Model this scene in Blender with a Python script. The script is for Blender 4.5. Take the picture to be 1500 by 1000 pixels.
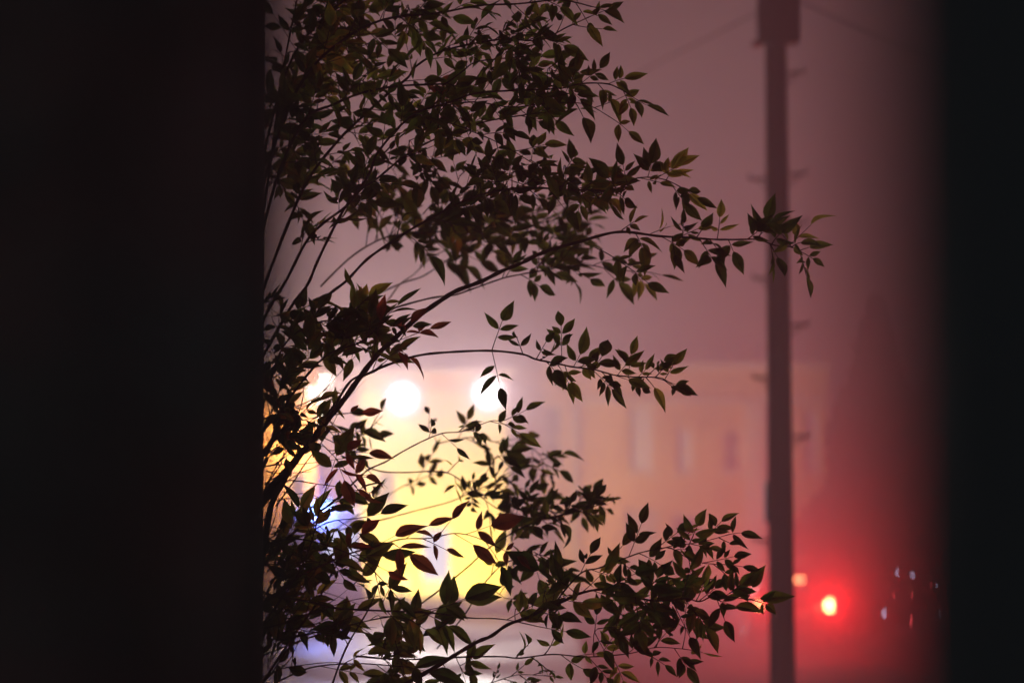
import bpy, bmesh, math, random
from mathutils import Vector, Matrix
for o in list(bpy.data.objects): bpy.data.objects.remove(o)
S = bpy.context.scene
COL = S.collection
R = math.radians
rng = random.Random(7)

# ------------------------------------------------------------------ camera
CAM_H, PITCH, FPX = 4.5, R(1.70), 85/36*1500          # FPX: focal length in photo pixels
cd = bpy.data.cameras.new('camera'); cam = bpy.data.objects.new('camera', cd); COL.objects.link(cam)
cam.location = (0, 0, CAM_H); cam.rotation_euler = (R(90)+PITCH, 0, 0)
cd.lens, cd.sensor_width = 85, 36
cd.clip_start, cd.clip_end = 0.05, 2000
cd.dof.use_dof = True; cd.dof.focus_distance = 8.0; cd.dof.aperture_fstop = 1.8
S.camera = cam
# ------------------------------------------------------------------ world: foggy night sky over a lit town
w = bpy.data.worlds.new('World'); S.world = w; w.use_nodes = True
nt = w.node_tree; bg = nt.nodes['Background']
sky = nt.nodes.new('ShaderNodeTexSky'); sky.sky_type = 'NISHITA'; sky.sun_disc = False
sky.sun_elevation = R(-4); sky.sun_rotation = R(200)
mx = nt.nodes.new('ShaderNodeMix'); mx.data_type = 'RGBA'; mx.inputs['Factor'].default_value = 0.9
nt.links.new(sky.outputs[0], mx.inputs[6]); mx.inputs[7].default_value = (0.17, 0.25, 0.28, 1)
nt.links.new(mx.outputs[2], bg.inputs[0]); bg.inputs[1].default_value = 0.10
# ------------------------------------------------------------------ exposure, sampling
vs = S.view_settings; vs.view_transform = 'Standard'; vs.look = 'None'; vs.exposure = -0.22; vs.gamma = 1
cy = S.cycles
cy.use_denoising = True
cy.max_bounces = 6; cy.volume_bounces = 2; cy.diffuse_bounces = 3; cy.glossy_bounces = 3; cy.transmission_bounces = 4
cy.sample_clamp_indirect = 2.0; cy.use_light_tree = True
cy.caustics_reflective = False; cy.caustics_refractive = False
# ------------------------------------------------------------------ lamps' strengths (built inside their fixtures further down)
P_FLOOD, P_ADDED_WASH, P_STREET, P_SODIUM, P_TAIL, P_BLUE = 7000, 2400, 1000, 4200, 11000, 1900
C_FLOOD, C_ADDED_WASH, C_STREET, C_SODIUM, C_TAIL, C_BLUE = (.96,.88,.86), (1,.76,.18), (1,.88,.66), (1,.56,.20), (1,.008,.012), (.10,.20,1)
HAZE = 0.026

# ------------------------------------------------------------------ helpers
RIGHT, UP, FWD = Vector((1,0,0)), Vector((0,-math.sin(PITCH),math.cos(PITCH))), Vector((0,math.cos(PITCH),math.sin(PITCH)))
CAMLOC = Vector((0,0,CAM_H))
def c2w(v): return CAMLOC + RIGHT*v[0] + UP*v[1] + FWD*v[2]
def c3(px, py, D): return Vector(((px-750)/FPX*D, (500-py)/FPX*D, D))
def P(px, py, D): return c2w(c3(px, py, D))
def X(px, Y): return (px-750)/FPX*Y
def Z(py, Y): return CAM_H + Y*(math.sin(PITCH) + (500-py)/FPX*math.cos(PITCH))/ (math.cos(PITCH) - (500-py)/FPX*math.sin(PITCH))

def tag(o, label=None, cat=None, group=None, kind=None):
    if label: o['label'] = label
    if cat: o['category'] = cat
    if group: o['group'] = group
    if kind: o['kind'] = kind
    return o
def empty(name, loc=(0,0,0), rz=0):
    o = bpy.data.objects.new(name, None); COL.objects.link(o); o.location = loc; o.rotation_euler = (0,0,rz)
    o.empty_display_size = 0.2; return o
def obj(name, bm, mat, parent=None, smooth=False, keep=False):
    me = bpy.data.meshes.new(name)
    if not keep: bmesh.ops.recalc_face_normals(bm, faces=bm.faces)
    bm.to_mesh(me); bm.free()
    for m in (mat if isinstance(mat, (list, tuple)) else [mat]):
        if m: me.materials.append(m)
    if smooth:
        for p in me.polygons: p.use_smooth = True
    o = bpy.data.objects.new(name, me); COL.objects.link(o)
    if parent: o.parent = parent
    return o
def bx(bm, x0, x1, y0, y1, z0, z1, bev=0.0):
    vs_ = [bm.verts.new((x, y, z)) for z in (z0, z1) for y in (y0, y1) for x in (x0, x1)]
    fs = [bm.faces.new([vs_[i] for i in q]) for q in ((0,2,3,1),(4,5,7,6),(0,1,5,4),(2,6,7,3),(0,4,6,2),(1,3,7,5))]
    if bev > 0:
        es = list({e for f in fs for e in f.edges})
        bmesh.ops.bevel(bm, geom=es, offset=bev, segments=2, affect='EDGES', profile=0.5)
    return bm
def box(*a, **k): return bx(bmesh.new(), *a, **k)
def tube(bm, pts, rad, n=6, cap=True, mi=0):
    pts = [Vector(p) for p in pts]; rings = []
    ref = None
    for i, p in enumerate(pts):
        t = (pts[min(i+1, len(pts)-1)] - pts[max(i-1, 0)])
        if t.length < 1e-9: t = Vector((0,0,1))
        t.normalize()
        if ref is None: ref = t.orthogonal().normalized()
        ref = (ref - t*ref.dot(t)); ref = ref.normalized() if ref.length > 1e-6 else t.orthogonal().normalized()
        b = t.cross(ref); r = rad[i] if isinstance(rad, (list, tuple)) else rad
        rings.append([bm.verts.new(p + ref*(r*math.cos(2*math.pi*k/n)) + b*(r*math.sin(2*math.pi*k/n))) for k in range(n)])
    for a, c in zip(rings, rings[1:]):
        for k in range(n):
            f = bm.faces.new((a[k], a[(k+1)%n], c[(k+1)%n], c[k])); f.material_index = mi; f.smooth = True
    if cap:
        bm.faces.new(rings[0][::-1]).material_index = mi; bm.faces.new(rings[-1]).material_index = mi
    return bm
def cyl(bm, p0, p1, r0, r1=None, n=16): return tube(bm, [p0, p1], [r0, r0 if r1 is None else r1], n)
def crom(pts, k=6):
    out = []
    for i in range(len(pts)-1):
        p0, p1, p2, p3 = pts[max(i-1,0)], pts[i], pts[i+1], pts[min(i+2,len(pts)-1)]
        for j in range(k):
            t = j/k
            out.append(0.5*((2*p1) + (p2-p0)*t + (2*p0-5*p1+4*p2-p3)*t*t + (3*p1-p0-3*p2+p3)*t**3))
    out.append(pts[-1].copy()); return out

# ------------------------------------------------------------------ materials
def mat(name, col, rough=0.8, metal=0.0, spec=0.5, nscale=0, namt=0.25, bump=0.0, bscale=None, rvar=0.0, stretch=None, coat=0.0, trans=0.0):
    m = bpy.data.materials.new(name); m.use_nodes = True; t = m.node_tree; b = t.nodes['Principled BSDF']
    b.inputs['Base Color'].default_value = (*col, 1); b.inputs['Roughness'].default_value = rough
    b.inputs['Metallic'].default_value = metal; b.inputs['Specular IOR Level'].default_value = spec
    b.inputs['Coat Weight'].default_value = coat; b.inputs['Transmission Weight'].default_value = trans
    if nscale:
        tc = t.nodes.new('ShaderNodeTexCoord'); mp = t.nodes.new('ShaderNodeMapping')
        if stretch: mp.inputs['Scale'].default_value = stretch
        t.links.new(tc.outputs['Object'], mp.inputs[0])
        n = t.nodes.new('ShaderNodeTexNoise'); n.inputs['Scale'].default_value = nscale; n.inputs['Detail'].default_value = 6
        t.links.new(mp.outputs[0], n.inputs['Vector'])
        r = t.nodes.new('ShaderNodeValToRGB'); r.color_ramp.elements[0].position = 0.3; r.color_ramp.elements[1].position = 0.7
        r.color_ramp.elements[0].color = (*[c*(1-namt) for c in col], 1); r.color_ramp.elements[1].color = (*[min(1, c*(1+namt)) for c in col], 1)
        t.links.new(n.outputs[0], r.inputs[0]); t.links.new(r.outputs[0], b.inputs['Base Color'])
        if rvar:
            mr = t.nodes.new('ShaderNodeMapRange'); mr.inputs[1].default_value = 0.42; mr.inputs[2].default_value = 0.58
            mr.inputs[3].default_value = max(0.03, rough-rvar); mr.inputs[4].default_value = min(1, rough+rvar)
            n3 = t.nodes.new('ShaderNodeTexNoise'); n3.inputs['Scale'].default_value = 0.22; n3.inputs['Detail'].default_value = 4
            t.links.new(mp.outputs[0], n3.inputs['Vector']); t.links.new(n3.outputs[0], mr.inputs[0]); t.links.new(mr.outputs[0], b.inputs['Roughness'])
        if bump:
            n2 = t.nodes.new('ShaderNodeTexNoise'); n2.inputs['Scale'].default_value = bscale or nscale*6; n2.inputs['Detail'].default_value = 5
            t.links.new(mp.outputs[0], n2.inputs['Vector'])
            bp = t.nodes.new('ShaderNodeBump'); bp.inputs['Strength'].default_value = bump; bp.inputs['Distance'].default_value = 0.02
            t.links.new(n2.outputs[0], bp.inputs['Height']); t.links.new(bp.outputs[0], b.inputs['Normal'])
    return m
def emit(name, col, st):
    m = bpy.data.materials.new(name); m.use_nodes = True; t = m.node_tree; t.nodes.clear()
    e = t.nodes.new('ShaderNodeEmission'); e.inputs[0].default_value = (*col, 1); e.inputs[1].default_value = st
    o = t.nodes.new('ShaderNodeOutputMaterial'); t.links.new(e.outputs[0], o.inputs[0])
    m.cycles.emission_sampling = 'NONE'
    return m
def leafmat(name, front, back, var):
    m = bpy.data.materials.new(name); m.use_nodes = True; t = m.node_tree; t.nodes.clear()
    o = t.nodes.new('ShaderNodeOutputMaterial'); add = t.nodes.new('ShaderNodeAddShader')
    d = t.nodes.new('ShaderNodeBsdfDiffuse'); tr = t.nodes.new('ShaderNodeBsdfTranslucent')
    tc = t.nodes.new('ShaderNodeTexCoord'); n = t.nodes.new('ShaderNodeTexNoise'); n.inputs['Scale'].default_value = 13
    t.links.new(tc.outputs['Object'], n.inputs['Vector'])
    for node, c in ((d, front), (tr, back)):
        r = t.nodes.new('ShaderNodeValToRGB'); r.color_ramp.elements[0].position = .35; r.color_ramp.elements[1].position = .65
        r.color_ramp.elements[0].color = (*[k*(1-var) for k in c], 1); r.color_ramp.elements[1].color = (*[k*(1+var) for k in c], 1)
        t.links.new(n.outputs[0], r.inputs[0]); t.links.new(r.outputs[0], node.inputs[0])
    t.links.new(d.outputs[0], add.inputs[0]); t.links.new(tr.outputs[0], add.inputs[1]); t.links.new(add.outputs[0], o.inputs[0])
    return m
M = dict(
    asphalt = mat('dark_asphalt', (.010,.009,.009), .85, 0, .0, 1.4, .3, .15, 40, .12),
    paving = mat('paving', (.22,.21,.20), .55, 0, .5, 2.0, .2, .3, 30, .15),
    kerb = mat('kerb_stone', (.30,.29,.27), .6, 0, .5, 3, .2, .2),
    stucco = mat('buff_stucco', (.56,.32,.11), .9, 0, .3, .7, .12, .3, 40),
    yellow = mat('yellow_render', (.72,.58,.17), .85, 0, .3, .9, .10, .2, 30),
    orange = mat('ochre_render', (.62,.36,.14), .85, 0, .3, .8, .15, .2, 30),
    greywall = mat('mauve_grey_render', (.36,.30,.30), .85, 0, .3, .8, .15, .2, 30),
    trim = mat('pale_trim', (.55,.48,.42), .7, 0, .4, 2, .1),
    glass = mat('dark_glass', (.05,.05,.06), .08, 0, .8, 3, .2),
    paleglass = mat('pale_blind_behind_glass', (.55,.55,.66), .3, 0, .6, 5, .06),
    wood = mat('weathered_pole_wood', (.055,.04,.03), .85, 0, .3, 9, .35, .5, 30, 0, (1,1,.12)),
    steel = mat('galvanised_steel', (.10,.10,.10), .5, .6, .5, 8, .2),
    darkmetal = mat('dark_metal', (.035,.035,.037), .5, .3, .5, 8, .2),
    wire = mat('black_cable', (.02,.02,.02), .6, 0, .4, 8, .2),
    bark = mat('bark', (.045,.032,.024), .85, 0, .3, 40, .3, .4, 120),
    redtwig = mat('red_brown_twig', (.10,.035,.028), .7, 0, .3, 40, .2),
    roombl = mat('pale_room_paint', (.66,.66,.66), .85, 0, .3, 3, .06, .08, 60),
    sash = mat('black_window_frame', (.02,.02,.022), .45, 0, .5, 12, .1),
    doorp = mat('grey_door_paint', (.46,.42,.42), .6, 0, .4, 3, .08),
    curtain = mat('grey_curtain_cloth', (.40,.44,.44), .95, 0, .1, 60, .2),
    darkred = mat('red_lens_plastic', (.30,.012,.01), .15, 0, .6, 30, .1),
    redpaint = mat('dark_red_car_paint', (.03,.008,.008), .3, .3, .5, 6, .08, coat=.8),
    blackpaint = mat('black_car_paint', (.012,.012,.016), .22, .2, .6, 6, .1, coat=1),
    vanpaint = mat('white_van_paint', (.72,.70,.74), .35, 0, .5, 4, .05, coat=.5),
    rubber = mat('tyre_rubber', (.015,.015,.015), .9, 0, .2, 30, .2),
    rim = mat('alloy_rim', (.35,.35,.36), .3, 1, .5, 20, .1),
    chrome = mat('chrome', (.75,.75,.78), .12, 1, .5, 20, .05),
    plate = mat('number_plate', (.7,.68,.5), .5, 0, .4, 20, .05),
    conifer = mat('conifer_needles', (.035,.045,.025), .9, 0, .2, 3, .4),
    farleaf = mat('far_foliage', (.05,.055,.03), .9, 0, .2, 3, .4),
    trunkbark = mat('trunk_bark', (.07,.05,.04), .9, 0, .2, 10, .3),
    leaf = leafmat('green_leaf', (.028,.045,.012), (.20,.30,.03), .5),
    paleleaf = leafmat('pale_green_leaf', (.05,.065,.015), (.50,.62,.08), .3), darkleaf = leafmat('dark_green_leaf', (.018,.030,.010), (.08,.15,.02), .5),
    redleaf = leafmat('young_red_leaf', (.06,.022,.015), (.50,.16,.06), .3),
    floodlens = emit('flood_lens_light', (.92,.95,1), 9), whitelens = emit('white_lens_light', (1,.93,.80), 10),
    amberlens = emit('amber_lens_light', (1,.55,.12), 6), redlens = emit('red_lens_light', (1,.22,.02), 2.5), dimbulb = emit('dim_brake_bulb_light', (1,.45,.15), 14), redbulb = emit('brake_bulb_light', (1,.56,.20), 36),
    bluelens = emit('blue_lens_light', (.16,.40,1), 26), litglass = emit('lit_window_light', (.66,.76,1.0), 3.0),
    yellowglass = emit('lit_yellow_window_light', (1,.80,.33), 1.1),
)
def lamp(name, kind, loc, power, col, parent=None, radius=.05, spot=None, target=None, size=None):
    l = bpy.data.lights.new(name, kind); l.energy = power; l.color = col
    if kind in ('POINT','SPOT'): l.shadow_soft_size = radius
    if kind == 'SPOT': l.spot_size = spot; l.spot_blend = 1 if name == 'flood_lamp' else .6
    if kind == 'AREA': l.shape = 'RECTANGLE'; l.size, l.size_y = size
    o = bpy.data.objects.new(name, l); COL.objects.link(o); o.location = loc
    if target is not None: o.rotation_euler = (Vector(target)-Vector(loc)).to_track_quat('-Z','Y').to_euler()
    if parent:
        o.parent = parent; o.matrix_parent_inverse = Matrix.Translation(-parent.location) if parent.rotation_euler.z == 0 else parent.matrix_basis.inverted()
    return o

# ================================================================== ground
tag(obj('road', box(-260, 260, -40, 420, -.6, 0), M['asphalt']), kind='structure')
YB = 60.0                                                    # plane of the long building's front
b = bmesh.new(); bx(b, -60, X(1235,54), 55.0, 110, 0, .13); tag(obj('pavement', b, M['paving']), kind='structure')
b = bmesh.new(); bx(b, -60, X(1235,54), 54.82, 54.998, 0, .14, .015); tag(obj('kerb', b, M['kerb']), kind='structure')
b = bmesh.new(); bx(b, X(1262,47), 60, 47.0, 54.0, 0, .13); tag(obj('pavement', b, M['paving']), kind='structure')
b = bmesh.new(); bx(b, X(1262,47), 60, 46.8, 46.998, 0, .14, .015); tag(obj('kerb', b, M['kerb']), kind='structure')

b = bmesh.new(); bx(b, -16, 1.3, 34, 54.81, -.3, .004); tag(obj('reflection_slab', b, mat('damp_reflection_tone', (.06,.05,.045), .6, 0, .25, .9, .4, .2, 30, .2)), kind='structure')  # paler slab added to imitate light reflected by the wet road
# ================================================================== buildings
def window(parent, x0, x1, z0, z1, y, glass, bars=1, sill=True):
    f = bmesh.new(); t = .07
    bx(f, x0, x1, y-.05, y+.02, z1-t, z1); bx(f, x0, x1, y-.05, y+.02, z0, z0+t)
    bx(f, x0, x0+t, y-.05, y+.02, z0+t, z1-t); bx(f, x1-t, x1, y-.05, y+.02, z0+t, z1-t)
    if bars: bx(f, x0+t, x1-t, y-.04, y+.02, (z0+z1)/2-.025, (z0+z1)/2+.025)
    o = obj('window', f, M['trim'], parent)
    obj('pane', box(x0+t, x1-t, y-.02, y+.01, z0+t, z1-t), glass, o)
    if sill: obj('sill', box(x0-.08, x1+.08, y-.14, y-.052, z0-.1, z0-.01, bev=.01), M['trim'], o)
    return o
def wall_with_openings(x0, x1, y0, y1, z0, z1, ops):
    """front wall as a grid with real holes; ops: (xa, xb, za, zb)"""
    b = bmesh.new()
    xs = sorted({x0, x1, *[v for o_ in ops for v in o_[:2]]}); zs = sorted({z0, z1, *[v for o_ in ops for v in o_[2:]]})
    for xa, xb in zip(xs, xs[1:]):
        run = None
        for za, zb in zip(zs, zs[1:]):
            hole = any(o_[0] <= xa+1e-6 and xb <= o_[1]+1e-6 and o_[2] <= za+1e-6 and zb <= o_[3]+1e-6 for o_ in ops)
            if hole:
                if run: bx(b, xa, xb, y0, y1, *run); run = None
            else: run = (run[0] if run else za, zb)
        if run: bx(b, xa, xb, y0, y1, *run)
    bmesh.ops.remove_doubles(b, verts=b.verts, dist=1e-4)
    return b

# long two-storey stucco building behind the pole
bl = tag(empty('stucco_building', (X(980,YB), YB, 0)), 'long flat roofed stucco building fading in fog behind the pole', 'building')
ox = X(980,YB)
x0, x1, zt = X(748,YB)-ox, X(1216,YB)-ox, Z(540,YB)
wins = [(X(a,YB)-ox, X(c,YB)-ox, Z(e,YB), Z(d,YB)) for a, c, d, e in ((795,825,592,690),(922,957,592,690),(990,1016,628,690),(1060,1086,628,690),(1178,1204,600,690))]
wins += [(X(a,YB)-ox, X(c,YB)-ox, Z(e,YB), Z(d,YB)) for a, c, d, e in ((790,826,752,850),(985,1030,752,850))]
door = (X(915,YB)-ox, X(965,YB)-ox, .13, Z(745,YB))
obj('wall', wall_with_openings(x0, x1, 0, .35, .13, zt, wins+[door]), M['stucco'], bl)
b = bmesh.new(); bx(b, x0, x0+.3, .352, 9, .13, zt); bx(b, x1-.3, x1, .352, 9, .13, zt); bx(b, x0+.3, x1-.3, 8.7, 9, .13, zt)
obj('side_wall', b, M['stucco'], bl)
obj('roof', box(x0-.1, x1+.1, -.12, 9.1, zt+.002, zt+.16, bev=.02), M['trim'], bl)
obj('cornice', box(X(842,YB)-ox, x1-.1, -.09, -.003, Z(592,YB)+.02, Z(584,YB)+.02, bev=.02), M['trim'], bl)
for pa, pb in ((836,846),(1090,1118)):
    obj('pilaster', box(X(pa,YB)-ox, X(pb,YB)-ox, -.12, -.003, .13, Z(594,YB), bev=.015), M['trim'], bl)
for i, q in enumerate(wins): window(bl, *q, .12, M['paleglass'] if i in (1,2,4) else M['glass'])
d = obj('door', box(door[0]+.02, door[1]-.02, .12, .17, .14, door[3]-.02), M['greywall'], bl)
obj('handle', box(door[1]-.16, door[1]-.12, .07, .118, 1.05, 1.2, bev=.008), M['steel'], d)

# yellow hall with two flood lamps on its front
YH = 58.0; hx = X(635,YH)
hall = tag(empty('yellow_hall', (hx, YH, 0)), 'bright yellow rendered hall front with two floodlights, washed by added ground lamps', 'building')
h0, h1, hz = X(526,YH)-hx, X(744,YH)-hx, Z(548,YH)
ops = [(X(612,YH)-hx, X(664,YH)-hx, .13, Z(768,YH)), (X(552,YH)-hx, X(580,YH)-hx, Z(735,YH), Z(690,YH))]
obj('wall', wall_with_openings(h0, h1, 0, .3, .13, hz, ops), M['yellow'], hall)
b = bmesh.new(); bx(b, h0, h0+.3, .302, 7, .13, hz); bx(b, h1-.3, h1, .302, 7, .13, hz); bx(b, h0+.3, h1-.3, 6.7, 7, .13, hz)
obj('side_wall', b, M['yellow'], hall)
obj('roof', box(h0-.15, h1+.15, -.2, 7.1, hz+.002, hz+.12, bev=.02), M['trim'], hall)
obj('fascia', box(h0+.02, h1-.02, -.07, -.003, hz-.42, hz-.01, bev=.015), M['orange'], hall)
for q in (h0+.02, (h0+h1)/2-.55, h1-.3): obj('pilaster', box(q, q+.26, -.06, -.003, .13, hz-.43, bev=.012), M['yellow'], hall)
obj('plinth', box(h0+.29, ops[0][0]-.02, -.05, -.003, .13, .62, bev=.012), M['trim'], hall)
dr = obj('door', box(ops[0][0]+.03, ops[0][1]-.03, .12, .17, .14, ops[0][3]-.03), M['trim'], hall)
obj('pane', box(ops[0][0]+.12, ops[0][1]-.12, .10, .118, .5, ops[0][3]-.14), M['litglass'], dr)
obj('handle', box(ops[0][1]-.10, ops[0][1]-.07, .06, .117, 1.0, 1.3, bev=.006), M['steel'], dr)
window(hall, *ops[1], .1, M['yellowglass'])
for i, (px, py) in enumerate(((590,583),(716,576))):
    p = Vector((X(px,YH-1.1), YH-1.1, Z(py,YH-1.1)))
    fl = tag(empty('flood_light', p), ('glaring white floodlight on the left corner of the yellow hall front', 'glaring white floodlight on the right corner of the yellow hall front')[i], 'floodlight', 'floodlights on the yellow hall')
    b = bmesh.new(); cyl(b, (0,0,0), (0,.12,0), .46, .34, 32)
    for k in range(9): bx(b, -.36+k*.085, -.33+k*.085, .122, .17, -.28, .28)
    obj('housing', b, M['darkmetal'], fl)
    b = bmesh.new(); cyl(b, (0,-.012,0), (0,-.004,0), .46, .46, 32); ring = [(.46*math.cos(2*math.pi*k/32), .46*math.sin(2*math.pi*k/32)) for k in range(32)]
    for k in range(32):
        (xa, za), (xb, zb_) = ring[k], ring[(k+1)%32]; q = [b.verts.new(v) for v in ((xa,-.012,za),(xb,-.012,zb_),(xb*1.04,-.16,zb_*1.04),(xa*1.04,-.16,za*1.04))]; b.faces.new(q)
    obj('hood', b, M['darkmetal'], fl, True)
    b = bmesh.new(); tube(b, [(0,-.030,0),(0,-.045,0),(0,-.06,0)], [.27,.26,.18], 32); obj('lens', b, M['floodlens'], fl, True)
    for r0_, r1_, m_ in ((.28,.35,emit('inner_halo_glow', (1,.96,.90), 4.0)),(.352,.44,emit('outer_halo_glow', (1,.90,.74), 1.5))):  # glowing rings imitate the soft halo around the lens
        b = bmesh.new(); rr = [[b.verts.new((q*math.cos(2*math.pi*k/32), -.014-.05*(q-.28), q*math.sin(2*math.pi*k/32))) for k in range(32)] for q in (r0_, r1_)]
        for k in range(32): b.faces.new((rr[0][k], rr[0][(k+1)%32], rr[1][(k+1)%32], rr[1][k]))
        obj('halo_ring', b, m_, fl, True)
    b = bmesh.new(); cyl(b, (0,.172,0), (0,1.09,-.1), .035); bx(b, -.10, .10, 1.04, 1.098, -.22, .02)
    obj('bracket', b, M['darkmetal'], fl)
    lamp('flood_lamp', 'SPOT', p+Vector((0,-.10,0)), P_FLOOD, C_FLOOD, fl, .05, R(116), p+Vector((-.5,-30,-.5)))

# ground lamps added to brighten the yellow front and the facade beside it
for i, px in enumerate((588, 672)):
    yy = YH-2.6; p = Vector((X(px,yy), yy, .13))
    gl = tag(empty('added_ground_light', p), ('added low ground lamp washing the left half of the yellow hall front','added low ground lamp washing the right half of the yellow hall front')[i], 'added ground light', 'added ground lamps before the yellow hall')
    b = bmesh.new(); bx(b, -.16, .16, -.10, .10, 0, .05, bev=.01); bx(b, -.13, .13, -.12, .02, .052, .26, bev=.03); obj('housing', b, M['darkmetal'], gl)
    b = bmesh.new(); bx(b, -.11, .11, .022, .04, .08, .24, bev=.006); obj('lens', b, M['yellowglass'], gl)
    lamp('added_wash_lamp', 'SPOT', p+Vector((0,.10,.2)), P_ADDED_WASH, C_ADDED_WASH, gl, .06, R(160), p+Vector((0,2.6,3.3)))
# ochre building and recessed grey wall at the left
YO = 62.0; oxx = X(380,YO)
och = tag(empty('ochre_building', (oxx, YO, 0)), 'ochre rendered building lit orange beside the window edge', 'building')
o0, o1, oz = X(180,YO)-oxx, X(462,YO)-oxx, Z(532,YO)
ops = [(X(a,YO)-oxx, X(c,YO)-oxx, Z(e,YO), Z(d_,YO)) for a, c, d_, e in ((420,446,690,790),(330,362,600,690),(260,290,600,690),(330,362,730,830))]
obj('wall', wall_with_openings(o0, o1, 0, .3, .13, oz, ops), M['orange'], och)
obj('side_wall', box(o1-.3, o1, .302, 8, .13, oz), M['orange'], och)
obj('roof', box(o0-.1, o1+.1, -.15, 8.1, oz+.002, oz+.14, bev=.02), M['trim'], och)
for q in ops: window(och, *q, .1, M['glass'])
YG = 66.0; gx = X(500,YG)
g = tag(empty('grey_building', (gx, YG, 0)), 'mauve grey building set back between the ochre and yellow fronts', 'building')
obj('wall', box(X(455,YG)-gx, X(560,YG)-gx, 0, 6, .13, Z(556,YG)), M['greywall'], g)
obj('parapet', box(X(455,YG)-gx-.05, X(560,YG)-gx+.05, -.08, 6.05, Z(556,YG)+.002, Z(550,YG)), M['trim'], g)
obj('band', box(X(470,YG)-gx, X(530,YG)-gx, -.06, -.003, Z(700,YG), Z(694,YG)), M['trim'], g)

# twin-headed street lamp between them
YL = 54.5; p = Vector((X(468,YL), YL, .13))
sl = tag(empty('street_lamp', p), 'twin headed street lamp on a slim pole left of the yellow hall', 'street lamp')
top = Z(556,YL)-.13
b = bmesh.new(); cyl(b, (0,0,0), (0,0,.5), .11, .10); cyl(b, (0,0,.5), (0,0,top), .06, .045); obj('pole', b, M['steel'], sl)
for dx, dz in ((.14,0),(-.20,-.28)):
    b = bmesh.new(); cyl(b, (0,0,top-.06+dz), (dx*.7,-.1,top+dz), .02); obj('arm', b, M['steel'], sl)
    b = bmesh.new(); bx(b, dx-.16, dx+.16, -.24, -.02, top+dz, top+.07+dz, bev=.02); hd = obj('lamp_head', b, M['steel'], sl)
    b = bmesh.new(); bmesh.ops.create_uvsphere(b, u_segments=14, v_segments=8, radius=.09, matrix=Matrix.Translation((dx,-.13,top-.07+dz)) @ Matrix.Diagonal((1,.7,.75,1)))
    obj('lens', b, M['whitelens'], hd, True)
    lamp('street_light_lamp', 'POINT', p+Vector((dx,-.30,top-.14+dz)), P_STREET, C_STREET, sl, .07)
# sodium lamp on the ochre front
p = Vector((X(398,YO-1.0), YO-1.0, Z(640,YO)))
wl = tag(empty('wall_lamp', p), 'amber wall lamp on the ochre building front', 'wall lamp')
b = bmesh.new(); bx(b, -.14, .14, -.1, .12, .0, .09, bev=.02); obj('hood', b, M['darkmetal'], wl)
b = bmesh.new(); bx(b, -.11, .11, -.08, .1, -.08, -.003, bev=.03); obj('lens', b, M['amberlens'], wl)
b = bmesh.new(); cyl(b, (0,.122,.05), (0,.995,.05), .03); obj('bracket', b, M['darkmetal'], wl)
lamp('wall_lamp_light', 'POINT', p+Vector((0,0,-.18)), P_SODIUM, C_SODIUM, wl, .08)

# ================================================================== vehicles
def vehicle(root, st, hw, paint, glass_spec, wheels, wr):
    """st: stations (y, z_bottom, z_belt, z_roof, roof half width); the vehicle looks along +y"""
    def ring(s):
        y, zb, zl, zr, hr = s
        return [(-hw*.86,y,zb),(-hw*.98,y,zb+.10),(-hw,y,(zb+zl)/2+.05),(-hw*.97,y,zl),(-hr,y,zr-.05),(-hr*.82,y,zr),
                (hr*.82,y,zr),(hr,y,zr-.05),(hw*.97,y,zl),(hw,y,(zb+zl)/2+.05),(hw*.98,y,zb+.10),(hw*.86,y,zb)]
    rs = [ring(s) for s in st]
    b = bmesh.new(); vv = [[b.verts.new(p) for p in r] for r in rs]
    for a, c in zip(vv, vv[1:]):
        for k in range(12): b.faces.new((a[k], a[(k+1)%12], c[(k+1)%12], c[k]))
    b.faces.new(vv[0][::-1]); b.faces.new(vv[-1])
    bmesh.ops.bevel(b, geom=[e for e in b.edges if e.is_manifold and e.calc_face_angle(0) > .6], offset=.03, segments=2, affect='EDGES')
    body = obj('body', b, paint, root, True)
    L = lambda a, c, t: Vector(a).lerp(Vector(c), t)
    def quad(c4, name='window', m=M['glass'], off=.012, ins=.1):
        c4 = [Vector(c) for c in c4]; ce = sum(c4, Vector())/4; n = (c4[1]-c4[0]).cross(c4[3]-c4[0]).normalized()
        out = ce - Vector((0,(st[0][0]+st[-1][0])/2,.9))
        if n.dot(out) < 0: n = -n
        b = bmesh.new(); f = [b.verts.new(c.lerp(ce, ins)+n*off) for c in c4]; k = [b.verts.new(c.lerp(ce, ins)+n*(off-.02)) for c in c4]
        b.faces.new(f); b.faces.new(k[::-1])
        for i in range(4): b.faces.new((f[i], k[i], k[(i+1)%4], f[(i+1)%4]))
        return obj(name, b, m, root)
    for kind, i, j in glass_spec:
        A, B = rs[i], rs[j]
        if kind == 'side':
            quad((A[3], B[3], B[4], A[4])); quad((A[8], B[8], B[7], A[7]))
        else: quad((A[4], A[7], B[7], B[4]), ins=.12)
    for y in wheels:
        for s in (-1, 1):
            t = bmesh.new(); cyl(t, (s*(hw-.20),y,wr), (s*(hw+.012),y,wr), wr, n=24); wo = obj('wheel', t, M['rubber'], root, False)
            t = bmesh.new(); cyl(t, (s*(hw+.014),y,wr), (s*(hw+.03),y,wr), wr*.62, wr*.55, n=20)
            for q in range(5):
                a = q*2*math.pi/5; cyl(t, (s*(hw+.032),y,wr), (s*(hw+.036),y+math.cos(a)*wr*.5,wr+math.sin(a)*wr*.5), .03, .022, 6)
            obj('rim', t, M['rim'], wo)
    return body
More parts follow.
